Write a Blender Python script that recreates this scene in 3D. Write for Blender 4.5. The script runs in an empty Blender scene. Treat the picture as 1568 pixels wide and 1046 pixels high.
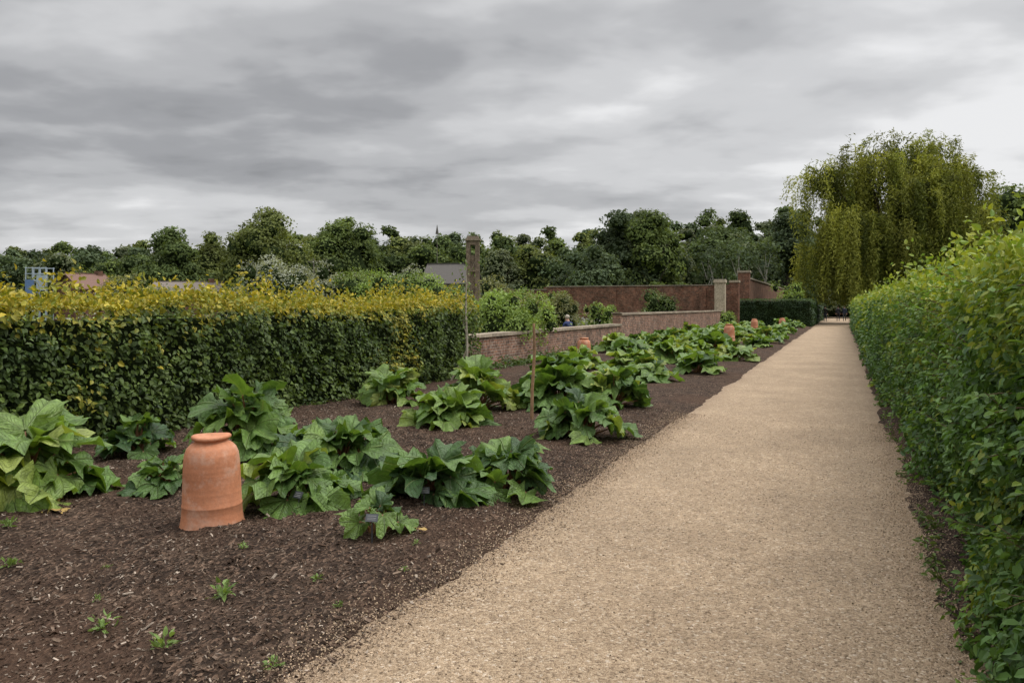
import bpy, math, numpy as np
from mathutils import Vector
R = math.radians
sc = bpy.context.scene
rng = np.random.default_rng(7)
TH = R(22.53); CT, ST = math.cos(TH), math.sin(TH)

# ---------------------------------------------------------------- helpers
def polar(t, d):
    """ground point at distance d, bearing tangent t measured from the main axis"""
    u = t*d
    return (u*CT - d*ST, u*ST + d*CT)

def vnoise(p, seed=0.0):
    p = np.asarray(p, float)
    i = np.floor(p); f = p-i; f = f*f*(3-2*f)
    def h(a, b, c):
        v = np.sin((i[:,0]+a)*127.1+(i[:,1]+b)*311.7+(i[:,2]+c)*74.7+seed*17.3)*43758.5453
        return v-np.floor(v)
    x, y, z = f[:,0], f[:,1], f[:,2]
    c00 = h(0,0,0)*(1-x)+h(1,0,0)*x; c10 = h(0,1,0)*(1-x)+h(1,1,0)*x
    c01 = h(0,0,1)*(1-x)+h(1,0,1)*x; c11 = h(0,1,1)*(1-x)+h(1,1,1)*x
    return (c00*(1-y)+c10*y)*(1-z)+(c01*(1-y)+c11*y)*z

def norm(a): return a/np.maximum(np.linalg.norm(a, axis=-1, keepdims=True), 1e-9)

class Acc:
    def __init__(s): s.v=[]; s.l=[]; s.t=[]; s.c=[]; s.m=[]; s.n=0
    def add(s, v, loops, totals, col, mat=0):
        v=np.asarray(v,float).reshape(-1,3); loops=np.asarray(loops,np.int64).ravel(); totals=np.asarray(totals,np.int64).ravel()
        col=np.asarray(col,float)
        if col.ndim==1: col=np.tile(col,(len(v),1))
        if col.shape[1]==3: col=np.concatenate([col,np.ones((len(v),1))],1)
        s.v.append(v); s.l.append(loops+s.n); s.t.append(totals); s.c.append(col); s.m.append(np.full(len(totals),mat)); s.n+=len(v)
    def obj(s, name, mats, smooth=False, parent=None):
        v=np.concatenate(s.v); l=np.concatenate(s.l); t=np.concatenate(s.t); c=np.concatenate(s.c); m=np.concatenate(s.m)
        me=bpy.data.meshes.new(name)
        me.vertices.add(len(v)); me.vertices.foreach_set('co', v.ravel().astype(np.float32))
        me.loops.add(len(l)); me.loops.foreach_set('vertex_index', l.astype(np.int32))
        me.polygons.add(len(t)); st=np.concatenate([[0],np.cumsum(t)[:-1]])
        me.polygons.foreach_set('loop_start', st.astype(np.int32))
        me.polygons.foreach_set('loop_total', t.astype(np.int32))
        me.polygons.foreach_set('material_index', m.astype(np.int32))
        me.polygons.foreach_set('use_smooth', np.full(len(t), smooth))
        me.update(calc_edges=True)
        a=me.color_attributes.new('tint','FLOAT_COLOR','POINT'); a.data.foreach_set('color', c.ravel().astype(np.float32))
        for x in (mats if isinstance(mats,(list,tuple)) else [mats]): me.materials.append(x)
        o=bpy.data.objects.new(name, me); sc.collection.objects.link(o)
        if parent: o.parent=parent
        return o

LEAF_V=np.array([(0,0,0),(.3,.46,.10),(.68,.36,.07),(1,0,-.10),(.68,-.36,.07),(.3,-.46,.10),(.33,0,-.01),(.68,0,-.02)])
LEAF_F=[(0,6,1),(6,7,2,1),(7,3,2),(0,5,6),(6,5,4,7),(7,4,3)]
QUAD_V=np.array([(0,0,0),(.45,.5,.05),(1,0,0),(.45,-.5,.05)]); QUAD_F=[(0,3,2,1)]
CLUMP_V=np.array([(0,.1,0),(.3,.55,.08),(.62,.25,.0),(1,.3,-.05),(.75,-.1,.03),(.8,-.5,-.05),(.4,-.3,.03),(.1,-.5,.0)]); CLUMP_F=[(7,6,1,0),(6,5,4,2),(6,2,1),(4,3,2)]
BOX_V=np.array([(x,y,z) for x in(-.5,.5) for y in(-.5,.5) for z in(-.5,.5)]); BOX_F=[(0,1,3,2),(4,6,7,5),(0,4,5,1),(2,3,7,6),(0,2,6,4),(1,5,7,3)]
def inst(acc, tv, tf, P, Nn, T, L, W, col, mat=0, H=None):
    N=len(P)
    if N==0: return
    Nn=norm(Nn); T=norm(T-(T*Nn).sum(1,keepdims=True)*Nn); B=np.cross(Nn,T)
    L=np.broadcast_to(L,(N,)); W=np.broadcast_to(W,(N,)); H=L if H is None else np.broadcast_to(H,(N,))
    v=P[:,None,:]+tv[None,:,0:1]*(T*L[:,None])[:,None,:]+tv[None,:,1:2]*(B*W[:,None])[:,None,:]+tv[None,:,2:3]*(Nn*H[:,None])[:,None,:]
    fl=np.concatenate([np.array(f) for f in tf]); ft=np.array([len(f) for f in tf])
    loops=(fl[None,:]+(np.arange(N)*len(tv))[:,None]).ravel()
    c=np.asarray(col)
    if c.ndim==1: c=np.tile(c,(N,1))
    acc.add(v.reshape(-1,3), loops, np.tile(ft,N), np.repeat(c,len(tv),0), mat)

def tube(acc, pts, rad, col=(.1,.08,.06), sides=7, mat=0, wob=0):
    pts=np.array(pts,float); n=len(pts); rad=np.broadcast_to(rad,(n,))
    tan=norm(np.gradient(pts,axis=0)); ref=np.array([0.,0,1]) if abs(tan[0][2])<.9 else np.array([1.,0,0])
    a=norm(np.cross(tan,ref)); b=np.cross(tan,a)
    th=np.linspace(0,2*np.pi,sides,endpoint=False)
    v=pts[:,None,:]+rad[:,None,None]*(np.cos(th)[None,:,None]*a[:,None,:]+np.sin(th)[None,:,None]*b[:,None,:])
    if wob: v=v*1+rng.normal(0,wob,v.shape)
    F=[]
    for i in range(n-1):
        for j in range(sides):
            k=(j+1)%sides; F.append((i*sides+j,i*sides+k,(i+1)*sides+k,(i+1)*sides+j))
    F=np.array(F)
    acc.add(v.reshape(-1,3),F.ravel(),np.full(len(F),4),col,mat)
    acc.add(v[-1],np.arange(sides),[sides],col,mat)

def box(acc, x0,x1,y0,y1,z0,z1,col=(.5,.5,.5),mat=0):
    v=(BOX_V+.5)*np.array([x1-x0,y1-y0,z1-z0])+np.array([x0,y0,z0])
    acc.add(v,np.concatenate([np.array(f) for f in BOX_F]),[4]*6,col,mat)

def sphere(acc, c, r, col, mat=0, nu=10, nv=7, jit=.12):
    th=np.linspace(0,2*np.pi,nu,endpoint=False); ph=np.linspace(.12,np.pi-.12,nv)
    d=np.array([[math.sin(p)*math.cos(t),math.sin(p)*math.sin(t),math.cos(p)] for p in ph for t in th])
    v=np.array(c)+d*np.array(r)*(1+rng.uniform(-jit,jit,(len(d),1)))
    F=[(i*nu+j,(i+1)*nu+j,(i+1)*nu+(j+1)%nu,i*nu+(j+1)%nu) for i in range(nv-1) for j in range(nu)]
    acc.add(v,np.array(F).ravel(),[4]*len(F),col,mat)
    acc.add(v[:nu],np.arange(nu),[nu],col,mat); acc.add(v[-nu:],np.arange(nu)[::-1],[nu],col,mat)

def empty(name, loc=(0,0,0)):
    e=bpy.data.objects.new(name,None); e.location=loc; e.empty_display_size=.2; sc.collection.objects.link(e); return e

# ---------------------------------------------------------------- materials
def newmat(name):
    m=bpy.data.materials.new(name); m.use_nodes=True; nt=m.node_tree; nt.nodes.clear()
    out=nt.nodes.new('ShaderNodeOutputMaterial'); return m,nt,out
def math_n(nt,op,a,b=None,c=None,clamp=False):
    n=nt.nodes.new('ShaderNodeMath'); n.operation=op; n.use_clamp=clamp
    for i,x in enumerate((a,b,c)):
        if x is None: continue
        if isinstance(x,(int,float)): n.inputs[i].default_value=x
        else: nt.links.new(x,n.inputs[i])
    return n.outputs[0]
def mixc(nt,f,a,b,mode='MIX'):
    n=nt.nodes.new('ShaderNodeMix'); n.data_type='RGBA'; n.blend_type=mode
    for sock,x in ((n.inputs[0],f),(n.inputs[6],a),(n.inputs[7],b)):
        if isinstance(x,(int,float)): sock.default_value=x
        elif isinstance(x,tuple): sock.default_value=(*x,1) if len(x)==3 else x
        else: nt.links.new(x,sock)
    return n.outputs[2]
def noise_n(nt,vec,scale,detail=4,rough=.6,dist=0):
    n=nt.nodes.new('ShaderNodeTexNoise'); n.inputs['Scale'].default_value=scale; n.inputs['Detail'].default_value=detail
    n.inputs['Roughness'].default_value=rough; n.inputs['Distortion'].default_value=dist
    if vec is not None: nt.links.new(vec,n.inputs['Vector'])
    return n
def ramp(nt,f,stops,interp='LINEAR'):
    n=nt.nodes.new('ShaderNodeValToRGB'); e=n.color_ramp.elements; n.color_ramp.interpolation=interp
    while len(e)<len(stops): e.new(.5)
    for i,(p,c) in enumerate(stops):
        e[i].position=p; e[i].color=(*c,1) if isinstance(c,tuple) else (c,c,c,1)
    nt.links.new(f,n.inputs[0]); return n.outputs[0]
def princ(nt,out,color,rough=.7,spec=.5):
    b=nt.nodes.new('ShaderNodeBsdfPrincipled'); b.inputs['Roughness'].default_value=rough
    b.inputs['Specular IOR Level'].default_value=spec
    if isinstance(color,tuple): b.inputs['Base Color'].default_value=(*color,1)
    else: nt.links.new(color,b.inputs['Base Color'])
    nt.links.new(b.outputs[0],out.inputs[0]); return b
def bump(nt,b,h,strength=.5,dist=.02):
    n=nt.nodes.new('ShaderNodeBump'); n.inputs['Strength'].default_value=strength; n.inputs['Distance'].default_value=dist
    nt.links.new(h,n.inputs['Height']); nt.links.new(n.outputs[0],b.inputs['Normal']); return n
def objco(nt): return nt.nodes.new('ShaderNodeTexCoord').outputs['Object']

def leaf_mat(name, rough=.5, spec=.35, trans=.25):
    m,nt,out=newmat(name)
    at=nt.nodes.new('ShaderNodeAttribute'); at.attribute_name='tint'
    b=princ(nt,out,at.outputs['Color'],rough,spec)
    tr=nt.nodes.new('ShaderNodeBsdfTranslucent')
    c=mixc(nt,1.0,at.outputs['Color'],(1.3,1.25,.5),'MULTIPLY'); nt.links.new(c,tr.inputs[0])
    mx=nt.nodes.new('ShaderNodeMixShader'); mx.inputs[0].default_value=trans
    nt.links.new(b.outputs[0],mx.inputs[1]); nt.links.new(tr.outputs[0],mx.inputs[2]); nt.links.new(mx.outputs[0],out.inputs[0])
    return m
M_LEAF=leaf_mat('hedge_leaf',.5,.32,.28)
M_TREE=leaf_mat('tree_leaf',.7,.15,.28)
def tint_mat(name,rough=.8,spec=.3,nscale=20,amt=.5,bs=.4):
    m,nt,out=newmat(name)
    at=nt.nodes.new('ShaderNodeAttribute'); at.attribute_name='tint'
    n=noise_n(nt,objco(nt),nscale,5,.65)
    c=mixc(nt,1.0,at.outputs['Color'],ramp(nt,n.outputs[0],[(.25,1-amt),(.75,1+amt*.6)]),'MULTIPLY')
    b=princ(nt,out,c,rough,spec); bump(nt,b,n.outputs[0],bs,.02); return m
M_BARK=tint_mat('bark',.9,.15,6,.6,.8)
M_TINT=tint_mat('weathered',.85,.2,12,.35,.3)
M_STONE=tint_mat('coping_stone',.9,.2,9,.55,.4)
M_CHIP=tint_mat('mulch_chip',.95,.1,90,.4,.3)

# soil
m,nt,out=newmat('mulch_soil'); co=objco(nt)
big=noise_n(nt,co,.7,4,.6); fine=noise_n(nt,co,38,6,.7); mid=noise_n(nt,co,5,5,.65)
vor=nt.nodes.new('ShaderNodeTexVoronoi'); vor.inputs['Scale'].default_value=70
mp=nt.nodes.new('ShaderNodeMapping'); mp.inputs['Scale'].default_value=(1,.5,1); mp.inputs['Rotation'].default_value=(0,0,.7); nt.links.new(co,mp.inputs[0]); nt.links.new(mp.outputs[0],vor.inputs['Vector'])
base=ramp(nt,mid.outputs[0],[(.3,(.054,.034,.024)),(.55,(.098,.064,.044)),(.75,(.150,.103,.073))])
sep=nt.nodes.new('ShaderNodeSeparateColor'); nt.links.new(vor.outputs['Color'],sep.inputs[0])
chip=ramp(nt,sep.outputs[0],[(.0,.3),(.6,.9),(.85,1.5),(1,2.6)])
c=mixc(nt,1.0,base,chip,'MULTIPLY')
c=mixc(nt,ramp(nt,big.outputs[0],[(.48,0.0),(.64,.6)]),c,(.115,.066,.042))
c=mixc(nt,.6,c,ramp(nt,fine.outputs[0],[(.3,.35),(.7,1.5)]),'MULTIPLY')
b=princ(nt,out,c,.95,.15)
hh=math_n(nt,'ADD',fine.outputs[0],math_n(nt,'MULTIPLY',vor.outputs['Distance'],1.0)); bump(nt,b,hh,1.0,.03); M_SOIL=m
# gravel path
m,nt,out=newmat('path_gravel'); co=objco(nt)
v1=nt.nodes.new('ShaderNodeTexVoronoi'); v1.inputs['Scale'].default_value=75; nt.links.new(co,v1.inputs['Vector'])
v2=nt.nodes.new('ShaderNodeTexVoronoi'); v2.inputs['Scale'].default_value=170; nt.links.new(co,v2.inputs['Vector'])
s1=nt.nodes.new('ShaderNodeSeparateColor'); nt.links.new(v1.outputs['Color'],s1.inputs[0])
s2=nt.nodes.new('ShaderNodeSeparateColor'); nt.links.new(v2.outputs['Color'],s2.inputs[0])
ca=ramp(nt,s1.outputs[0],[(0,(.12,.082,.052)),(.25,(.31,.222,.14)),(.7,(.47,.345,.225)),(.93,(.58,.455,.32)),(1,(.78,.67,.54))])
cb=ramp(nt,s2.outputs[1],[(0,(.16,.11,.07)),(.5,(.44,.32,.205)),(1,(.64,.50,.35))])
c=mixc(nt,.42,ca,cb)
bg=noise_n(nt,co,.8,6,.65); b3=noise_n(nt,co,9,5,.7)
c=mixc(nt,1.0,c,ramp(nt,bg.outputs[0],[(.3,(.80,.79,.78)),(.65,(1.07,1.06,1.05))]),'MULTIPLY')
c=mixc(nt,1.0,c,ramp(nt,b3.outputs[0],[(.25,.78),(.7,1.1)]),'MULTIPLY')
sx=nt.nodes.new('ShaderNodeSeparateXYZ'); nt.links.new(co,sx.inputs[0])
ed=math_n(nt,'ABSOLUTE',math_n(nt,'ADD',sx.outputs[0],.82)); ed=math_n(nt,'ADD',ed,math_n(nt,'MULTIPLY',math_n(nt,'SUBTRACT',b3.outputs[0],.5),.5))
ef=nt.nodes.new('ShaderNodeMapRange'); ef.inputs[1].default_value=1.15; ef.inputs[2].default_value=1.5; nt.links.new(ed,ef.inputs[0])
c=mixc(nt,math_n(nt,'MULTIPLY',ef.outputs[0],.45),c,(.19,.125,.080))
b=princ(nt,out,c,.9,.25); hh=math_n(nt,'ADD',math_n(nt,'MULTIPLY',v1.outputs['Distance'],-1.0),math_n(nt,'MULTIPLY',v2.outputs['Distance'],-.6)); bump(nt,b,hh,.9,.011); M_PATH=m
# grass ground
m,nt,out=newmat('grass_ground'); co=objco(nt)
a=noise_n(nt,co,.15,5,.6); a2=noise_n(nt,co,6,5,.7)
c=ramp(nt,a.outputs[0],[(.3,(.05,.08,.025)),(.6,(.08,.115,.04)),(.8,(.12,.12,.06))])
c=mixc(nt,.7,c,ramp(nt,a2.outputs[0],[(.3,.5),(.7,1.4)]),'MULTIPLY'); b=princ(nt,out,c,.95,.1); bump(nt,b,a2.outputs[0],.6,.1); M_GRASS=m
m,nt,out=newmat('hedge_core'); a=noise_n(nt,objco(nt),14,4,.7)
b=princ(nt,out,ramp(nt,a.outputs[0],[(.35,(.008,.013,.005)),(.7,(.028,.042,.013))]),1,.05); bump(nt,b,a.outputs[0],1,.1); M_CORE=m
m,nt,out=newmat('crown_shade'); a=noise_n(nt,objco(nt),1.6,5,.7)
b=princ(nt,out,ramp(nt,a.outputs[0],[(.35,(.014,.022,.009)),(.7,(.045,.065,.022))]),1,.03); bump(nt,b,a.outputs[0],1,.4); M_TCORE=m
def brick_mat(name, axis, c1, c2, mortar, dark=.5):
    m,nt,out=newmat(name); co=objco(nt); sp=nt.nodes.new('ShaderNodeSeparateXYZ'); nt.links.new(co,sp.inputs[0])
    cb=nt.nodes.new('ShaderNodeCombineXYZ'); nt.links.new(sp.outputs[axis],cb.inputs[0]); nt.links.new(sp.outputs[2],cb.inputs[1])
    br=nt.nodes.new('ShaderNodeTexBrick'); nt.links.new(cb.outputs[0],br.inputs['Vector'])
    br.inputs['Scale'].default_value=1; br.inputs['Brick Width'].default_value=.232; br.inputs['Row Height'].default_value=.078
    br.inputs['Mortar Size'].default_value=.008; br.inputs['Mortar Smooth'].default_value=.2; br.inputs['Bias'].default_value=0
    br.inputs['Color1'].default_value=(*c1,1); br.inputs['Color2'].default_value=(*c2,1); br.inputs['Mortar'].default_value=(*mortar,1)
    n=noise_n(nt,co,1.3,6,.7); n2=noise_n(nt,co,11,4,.6); n3=noise_n(nt,co,4,5,.7); n4=noise_n(nt,cb.outputs[0],2.2,5,.75)
    c=mixc(nt,1.0,br.outputs[0],ramp(nt,n.outputs[0],[(.3,dark),(.7,1.3)]),'MULTIPLY')
    c=mixc(nt,.9,c,ramp(nt,n2.outputs[0],[(.3,.45),(.7,1.45)]),'MULTIPLY')
    c=mixc(nt,ramp(nt,n3.outputs[0],[(.52,0.0),(.68,.45)]),c,mortar)
    c=mixc(nt,ramp(nt,n4.outputs[0],[(.50,0.0),(.70,.6)]),c,(.055,.045,.035))
    b=princ(nt,out,c,.92,.15); bump(nt,b,math_n(nt,'SUBTRACT',n2.outputs[0],br.outputs['Fac']),.6,.01); return m
M_BRLOW=brick_mat('brick_pinkish',1,(.36,.19,.125),(.17,.10,.075),(.38,.32,.26))
M_BRTALL=brick_mat('brick_red',0,(.27,.115,.07),(.15,.072,.048),(.23,.175,.13),.35)
M_BRTALLY=brick_mat('brick_red_side',1,(.26,.12,.075),(.17,.085,.06),(.23,.175,.13),.4)
# terracotta
m,nt,out=newmat('terracotta'); co=objco(nt)
n1=noise_n(nt,co,3.5,6,.65); n2=noise_n(nt,co,40,4,.6)
sp=nt.nodes.new('ShaderNodeSeparateXYZ'); nt.links.new(co,sp.inputs[0])
cbn=nt.nodes.new('ShaderNodeCombineXYZ'); nt.links.new(math_n(nt,'MULTIPLY',sp.outputs[2],30.0),cbn.inputs[2]); nt.links.new(sp.outputs[0],cbn.inputs[0])
n3=noise_n(nt,cbn.outputs[0],1.0,3,.5)
c=ramp(nt,n1.outputs[0],[(.3,(.42,.170,.085)),(.5,(.52,.215,.11)),(.72,(.58,.29,.18))])
c=mixc(nt,.5,c,ramp(nt,n3.outputs[0],[(.35,.80),(.65,1.12)]),'MULTIPLY')
low=ramp(nt,sp.outputs[2],[(.0,1.0),(.09,0.0)]); c=mixc(nt,math_n(nt,'MULTIPLY',low,.35),c,(.26,.14,.08))
n5=noise_n(nt,co,6,6,.7); c=mixc(nt,math_n(nt,'MULTIPLY',ramp(nt,n5.outputs[0],[(.52,0.0),(.64,1.0)]),.4),c,(.60,.42,.32))
c=mixc(nt,math_n(nt,'MULTIPLY',ramp(nt,n5.outputs[0],[(.32,1.0),(.42,0.0)]),.35),c,(.30,.15,.09))
c=mixc(nt,.4,c,ramp(nt,n2.outputs[0],[(.3,.7),(.7,1.2)]),'MULTIPLY')
b=princ(nt,out,c,.75,.3); bump(nt,b,math_n(nt,'ADD',n2.outputs[0],n3.outputs[0]),.3,.006); M_TERRA=m
# rhubarb
m,nt,out=newmat('rhubarb_leaf')
at=nt.nodes.new('ShaderNodeAttribute'); at.attribute_name='tint'; sp=nt.nodes.new('ShaderNodeSeparateColor'); nt.links.new(at.outputs['Color'],sp.inputs[0])
phi=math_n(nt,'MULTIPLY',math_n(nt,'SUBTRACT',sp.outputs[0],.5),2*math.pi); r=sp.outputs[1]; rnd=sp.outputs[2]
dv=math_n(nt,'PINGPONG',phi,R(16)); dist=math_n(nt,'MULTIPLY',dv,r)
v1=math_n(nt,'SUBTRACT',1.0,math_n(nt,'DIVIDE',dist,.022),clamp=True)
br=math_n(nt,'PINGPONG',math_n(nt,'SUBTRACT',r,math_n(nt,'MULTIPLY',dv,1.1)),.075)
v2=math_n(nt,'MULTIPLY',math_n(nt,'SUBTRACT',1.0,math_n(nt,'DIVIDE',br,.014),clamp=True),.45)
vein=math_n(nt,'MAXIMUM',v1,v2)
g=ramp(nt,rnd,[(0,(.052,.108,.036)),(.3,(.100,.185,.044)),(.6,(.155,.260,.056)),(.85,(.210,.315,.070)),(1,(.31,.37,.09))])
nn=noise_n(nt,objco(nt),9,5,.6); g=mixc(nt,.85,g,ramp(nt,nn.outputs[0],[(.3,.5),(.7,1.35)]),'MULTIPLY')
g=mixc(nt,math_n(nt,'MULTIPLY',vein,.5),g,(.32,.40,.16))
at2=at.outputs['Alpha']; g=mixc(nt,at2,(.33,.17,.09),g)
b=princ(nt,out,g,.40,.42); nb=noise_n(nt,objco(nt),30,3,.6); bump(nt,b,math_n(nt,'SUBTRACT',nb.outputs[0],math_n(nt,'MULTIPLY',vein,.8)),1.0,.018)
tr=nt.nodes.new('ShaderNodeBsdfTranslucent'); nt.links.new(mixc(nt,1.0,g,(1.4,1.4,.5),'MULTIPLY'),tr.inputs[0])
mx=nt.nodes.new('ShaderNodeMixShader'); mx.inputs[0].default_value=.25; nt.links.new(b.outputs[0],mx.inputs[1]); nt.links.new(tr.outputs[0],mx.inputs[2]); nt.links.new(mx.outputs[0],out.inputs[0]); M_RHU=m
def plain(name,c,rough=.7,spec=.3):
    m,nt,out=newmat(name); n=noise_n(nt,objco(nt),15,4,.6)
    princ(nt,out,mixc(nt,.5,c,ramp(nt,n.outputs[0],[(.3,.7),(.7,1.2)]),'MULTIPLY'),rough,spec); return m

# ---------------------------------------------------------------- world
w=bpy.data.worlds.new('World'); sc.world=w; w.use_nodes=True; nt=w.node_tree; nt.nodes.clear()
out=nt.nodes.new('ShaderNodeOutputWorld'); bg=nt.nodes.new('ShaderNodeBackground'); bg.inputs[1].default_value=1.08
nt.links.new(bg.outputs[0],out.inputs[0])
sky=nt.nodes.new('ShaderNodeTexSky'); sky.sky_type='NISHITA'; sky.sun_disc=False; sky.sun_elevation=R(54); sky.sun_rotation=R(59)
tc=nt.nodes.new('ShaderNodeTexCoord'); g=tc.outputs['Generated']
sp=nt.nodes.new('ShaderNodeSeparateXYZ'); nt.links.new(g,sp.inputs[0]); z=math_n(nt,'MAXIMUM',sp.outputs[2],0.0)
den=math_n(nt,'ADD',z,.15)
ax=math_n(nt,'ADD',math_n(nt,'MULTIPLY',sp.outputs[0],CT),math_n(nt,'MULTIPLY',sp.outputs[1],ST))
ay=math_n(nt,'ADD',math_n(nt,'MULTIPLY',sp.outputs[0],-ST),math_n(nt,'MULTIPLY',sp.outputs[1],CT))
cb=nt.nodes.new('ShaderNodeCombineXYZ'); nt.links.new(math_n(nt,'DIVIDE',ax,den),cb.inputs[0]); nt.links.new(math_n(nt,'DIVIDE',ay,den),cb.inputs[1])
def cmap(sx,sy,ox,oy,rot=0):
    mp=nt.nodes.new('ShaderNodeMapping'); mp.inputs['Scale'].default_value=(sx,sy,1); mp.inputs['Location'].default_value=(ox,oy,0); mp.inputs['Rotation'].default_value=(0,0,rot)
    nt.links.new(cb.outputs[0],mp.inputs[0]); return mp.outputs[0]
c1=noise_n(nt,cmap(.55,.75,5.1,4.7,.15),1.0,2,.45,.1)
c2=noise_n(nt,cmap(1.7,2.1,8.4,2.2,-.1),1.0,4,.48,.15)
c3=noise_n(nt,cmap(4.6,5.2,1.4,7.2,.2),1.0,5,.52,.2)
f=math_n(nt,'ADD',math_n(nt,'ADD',math_n(nt,'MULTIPLY',c1.outputs[0],.50),math_n(nt,'MULTIPLY',c2.outputs[0],.41)),math_n(nt,'MULTIPLY',c3.outputs[0],.09))
f=math_n(nt,'ADD',f,math_n(nt,'MULTIPLY',ax,.09))
col=ramp(nt,f,[(.30,(.25,.253,.263)),(.38,(.34,.343,.355)),(.45,(.46,.463,.473)),(.53,(.60,.602,.61)),(.62,(.80,.80,.805))],'EASE')
zen=nt.nodes.new('ShaderNodeMapRange'); zen.inputs[1].default_value=.38; zen.inputs[2].default_value=.85; zen.inputs[3].default_value=1; zen.inputs[4].default_value=3.7; zen.interpolation_type='SMOOTHSTEP'
nt.links.new(z,zen.inputs[0])
col=mixc(nt,1.0,col,zen.outputs[0],'MULTIPLY')
skm=mixc(nt,1.0,sky.outputs[0],(.08,.08,.08),'MULTIPLY')
nt.links.new(mixc(nt,.05,col,skm),bg.inputs[0])
sd=bpy.data.lights.new('sun','SUN'); sd.energy=1.4; sd.angle=R(25); sd.color=(1,.95,.88); so=bpy.data.objects.new('sun',sd); sc.collection.objects.link(so)
az=R(59); el=R(54); dirv=Vector((math.sin(az)*math.cos(el),math.cos(az)*math.cos(el),math.sin(el))); so.rotation_euler=dirv.to_track_quat('Z','Y').to_euler(); so.location=(20,10,40)

# ---------------------------------------------------------------- camera
cd=bpy.data.cameras.new('camera'); cam=bpy.data.objects.new('camera',cd); sc.collection.objects.link(cam); sc.camera=cam
cam.location=(0,0,1.65); cam.rotation_euler=(R(90),0,TH); cd.lens=28.0; cd.sensor_width=36; cd.shift_y=-.0338; cd.clip_end=4000; cd.clip_start=.05

# ---------------------------------------------------------------- ground
def grid(name,xs,ys,zf,mat):
    X,Y=np.meshgrid(xs,ys); P=np.stack([X.ravel(),Y.ravel(),np.zeros(X.size)],1)
    P[:,2]=zf(P); nx,ny=len(xs),len(ys)
    i=np.arange(ny-1)[:,None]*nx+np.arange(nx-1)[None,:]; F=np.stack([i,i+1,i+nx+1,i+nx],-1).reshape(-1,4)
    a=Acc(); a.add(P,F.ravel(),np.full(len(F),4),(.5,.5,.5)); return a.obj(name,mat,smooth=True)
grid('ground',np.linspace(-2500,2500,40),np.linspace(-2500,2500,40),lambda P:np.full(len(P),-.06),M_GRASS)
def edgeL(y): 
    q=np.stack([y*0,y*.9,y*0+3],1); q2=np.stack([y*0,y*6,y*0+9],1)
    return -2.17+.12*(vnoise(q)-.5)+.06*(vnoise(q2)-.5)
def edgeR(y):
    q=np.stack([y*0+5,y*.8,y*0+3],1); q2=np.stack([y*0+7,y*5,y*0+9],1)
    return .54+.16*(vnoise(q)-.5)+.08*(vnoise(q2)-.5)
def soil_z(P):
    x,y=P[:,0],P[:,1]
    z=.015+.06*vnoise(P*[1.1,1.1,0])+.035*vnoise(P*[5,5,0],2)+.030*vnoise(P*[14,14,0],3)*(y<12)
    e=np.clip((edgeL(y)-x)/.45,-1,1)
    ec=np.clip(e,0,1); return np.where(e>0, z*ec**1.2+.018*(1-ec)*np.clip(e*8,0,1)-.01*(1-np.clip(e*8,0,1))+.012*(vnoise(P*[38,38,0],6)-.5)*(1-ec)*(y<12), -.012)
ys=np.concatenate([np.arange(-3,10,.04),np.arange(10,69,.25)])
xs=np.concatenate([np.arange(-9.2,-2.6,.05),np.arange(-2.6,-1.9,.02)])
grid('planting_bed_soil',xs,ys,soil_z,M_SOIL)
def soilr_z(P):
    e=np.clip((P[:,0]-edgeR(P[:,1]))/.2,0,1); return e*(.03+.04*vnoise(P*[6,6,0],5))+.012*(vnoise(P*[34,34,0],6)-.5)*(1-e)+(1-e)*.006*np.sign(e)-.02*(e<=0)
grid('hedge_base_soil',np.arange(.25,2.6,.035),np.concatenate([np.arange(-2,10,.05),np.arange(10,74,.3)]),soilr_z,M_SOIL)
def path_z(P): return .004+.012*(1-((P[:,0]+.85)/1.7)**2)+.006*vnoise(P*[2.5,2.5,0],8)
grid('gravel_path',np.linspace(-2.45,1.0,40),np.concatenate([np.arange(-3,14,.1),np.arange(14,140,1.0)]),path_z,M_PATH)

# mulch chips & loose pebbles
a=Acc(); n=80000
y=1.4+11*rng.random(n)**1.5; x=rng.uniform(-8,-2.15,n)
ed_=rng.random(n)<.06; x=np.where(ed_, edgeL(y)+rng.normal(.02,.10,n), x)
keep=(x<-1.85); dens=vnoise(np.stack([x*.6,y*.6,x*0],1),4); keep&=(dens+rng.random(n)*.8>.5)
x,y,ed_,dens=x[keep],y[keep],ed_[keep],dens[keep]; n=len(x); P=np.stack([x,y,x*0],1); P[:,2]=np.maximum(soil_z(P),path_z(P))+.003
nn=norm(np.stack([rng.normal(0,.6,n),rng.normal(0,.6,n),np.ones(n)],1)); T=rng.normal(0,1,(n,3)); 
s=rng.uniform(.004,.016,n)*(1+1.0*(rng.random(n)<.06)); s=np.where(ed_,s*.55,s); t=rng.random(n)
colr=np.where(t[:,None]<.58,np.array([.085,.055,.038])*rng.uniform(.4,1.6,(n,1)),np.where(t[:,None]<.89,np.array([.19,.137,.10])*rng.uniform(.6,1.3,(n,1)),np.array([.38,.31,.245])*rng.uniform(.6,1.25,(n,1))))
inst(a,BOX_V*rng.uniform(.7,1.1,BOX_V.shape),BOX_F,P,nn,T,s*rng.uniform(.9,2.6,n),s*.6,colr,H=s*.25)
a.obj('bark_mulch',M_CHIP)
a=Acc(); n=34000; y=1.3+11*rng.random(n)**1.4; sd_=rng.random(n)<.60
x=np.where(sd_,edgeL(y)+rng.normal(0,.15,n),edgeR(y)-.02+rng.normal(0,.12,n))
x[:9000]=rng.uniform(-2.15,.5,9000)
P=np.stack([x,y,np.full(n,.018)],1); P[:,2]=np.where(x<-1.9,np.maximum(soil_z(P),path_z(P)),np.where(x>.3,np.maximum(soilr_z(P),path_z(P)),path_z(P)))+.001; s=rng.uniform(.004,.011,n)
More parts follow.
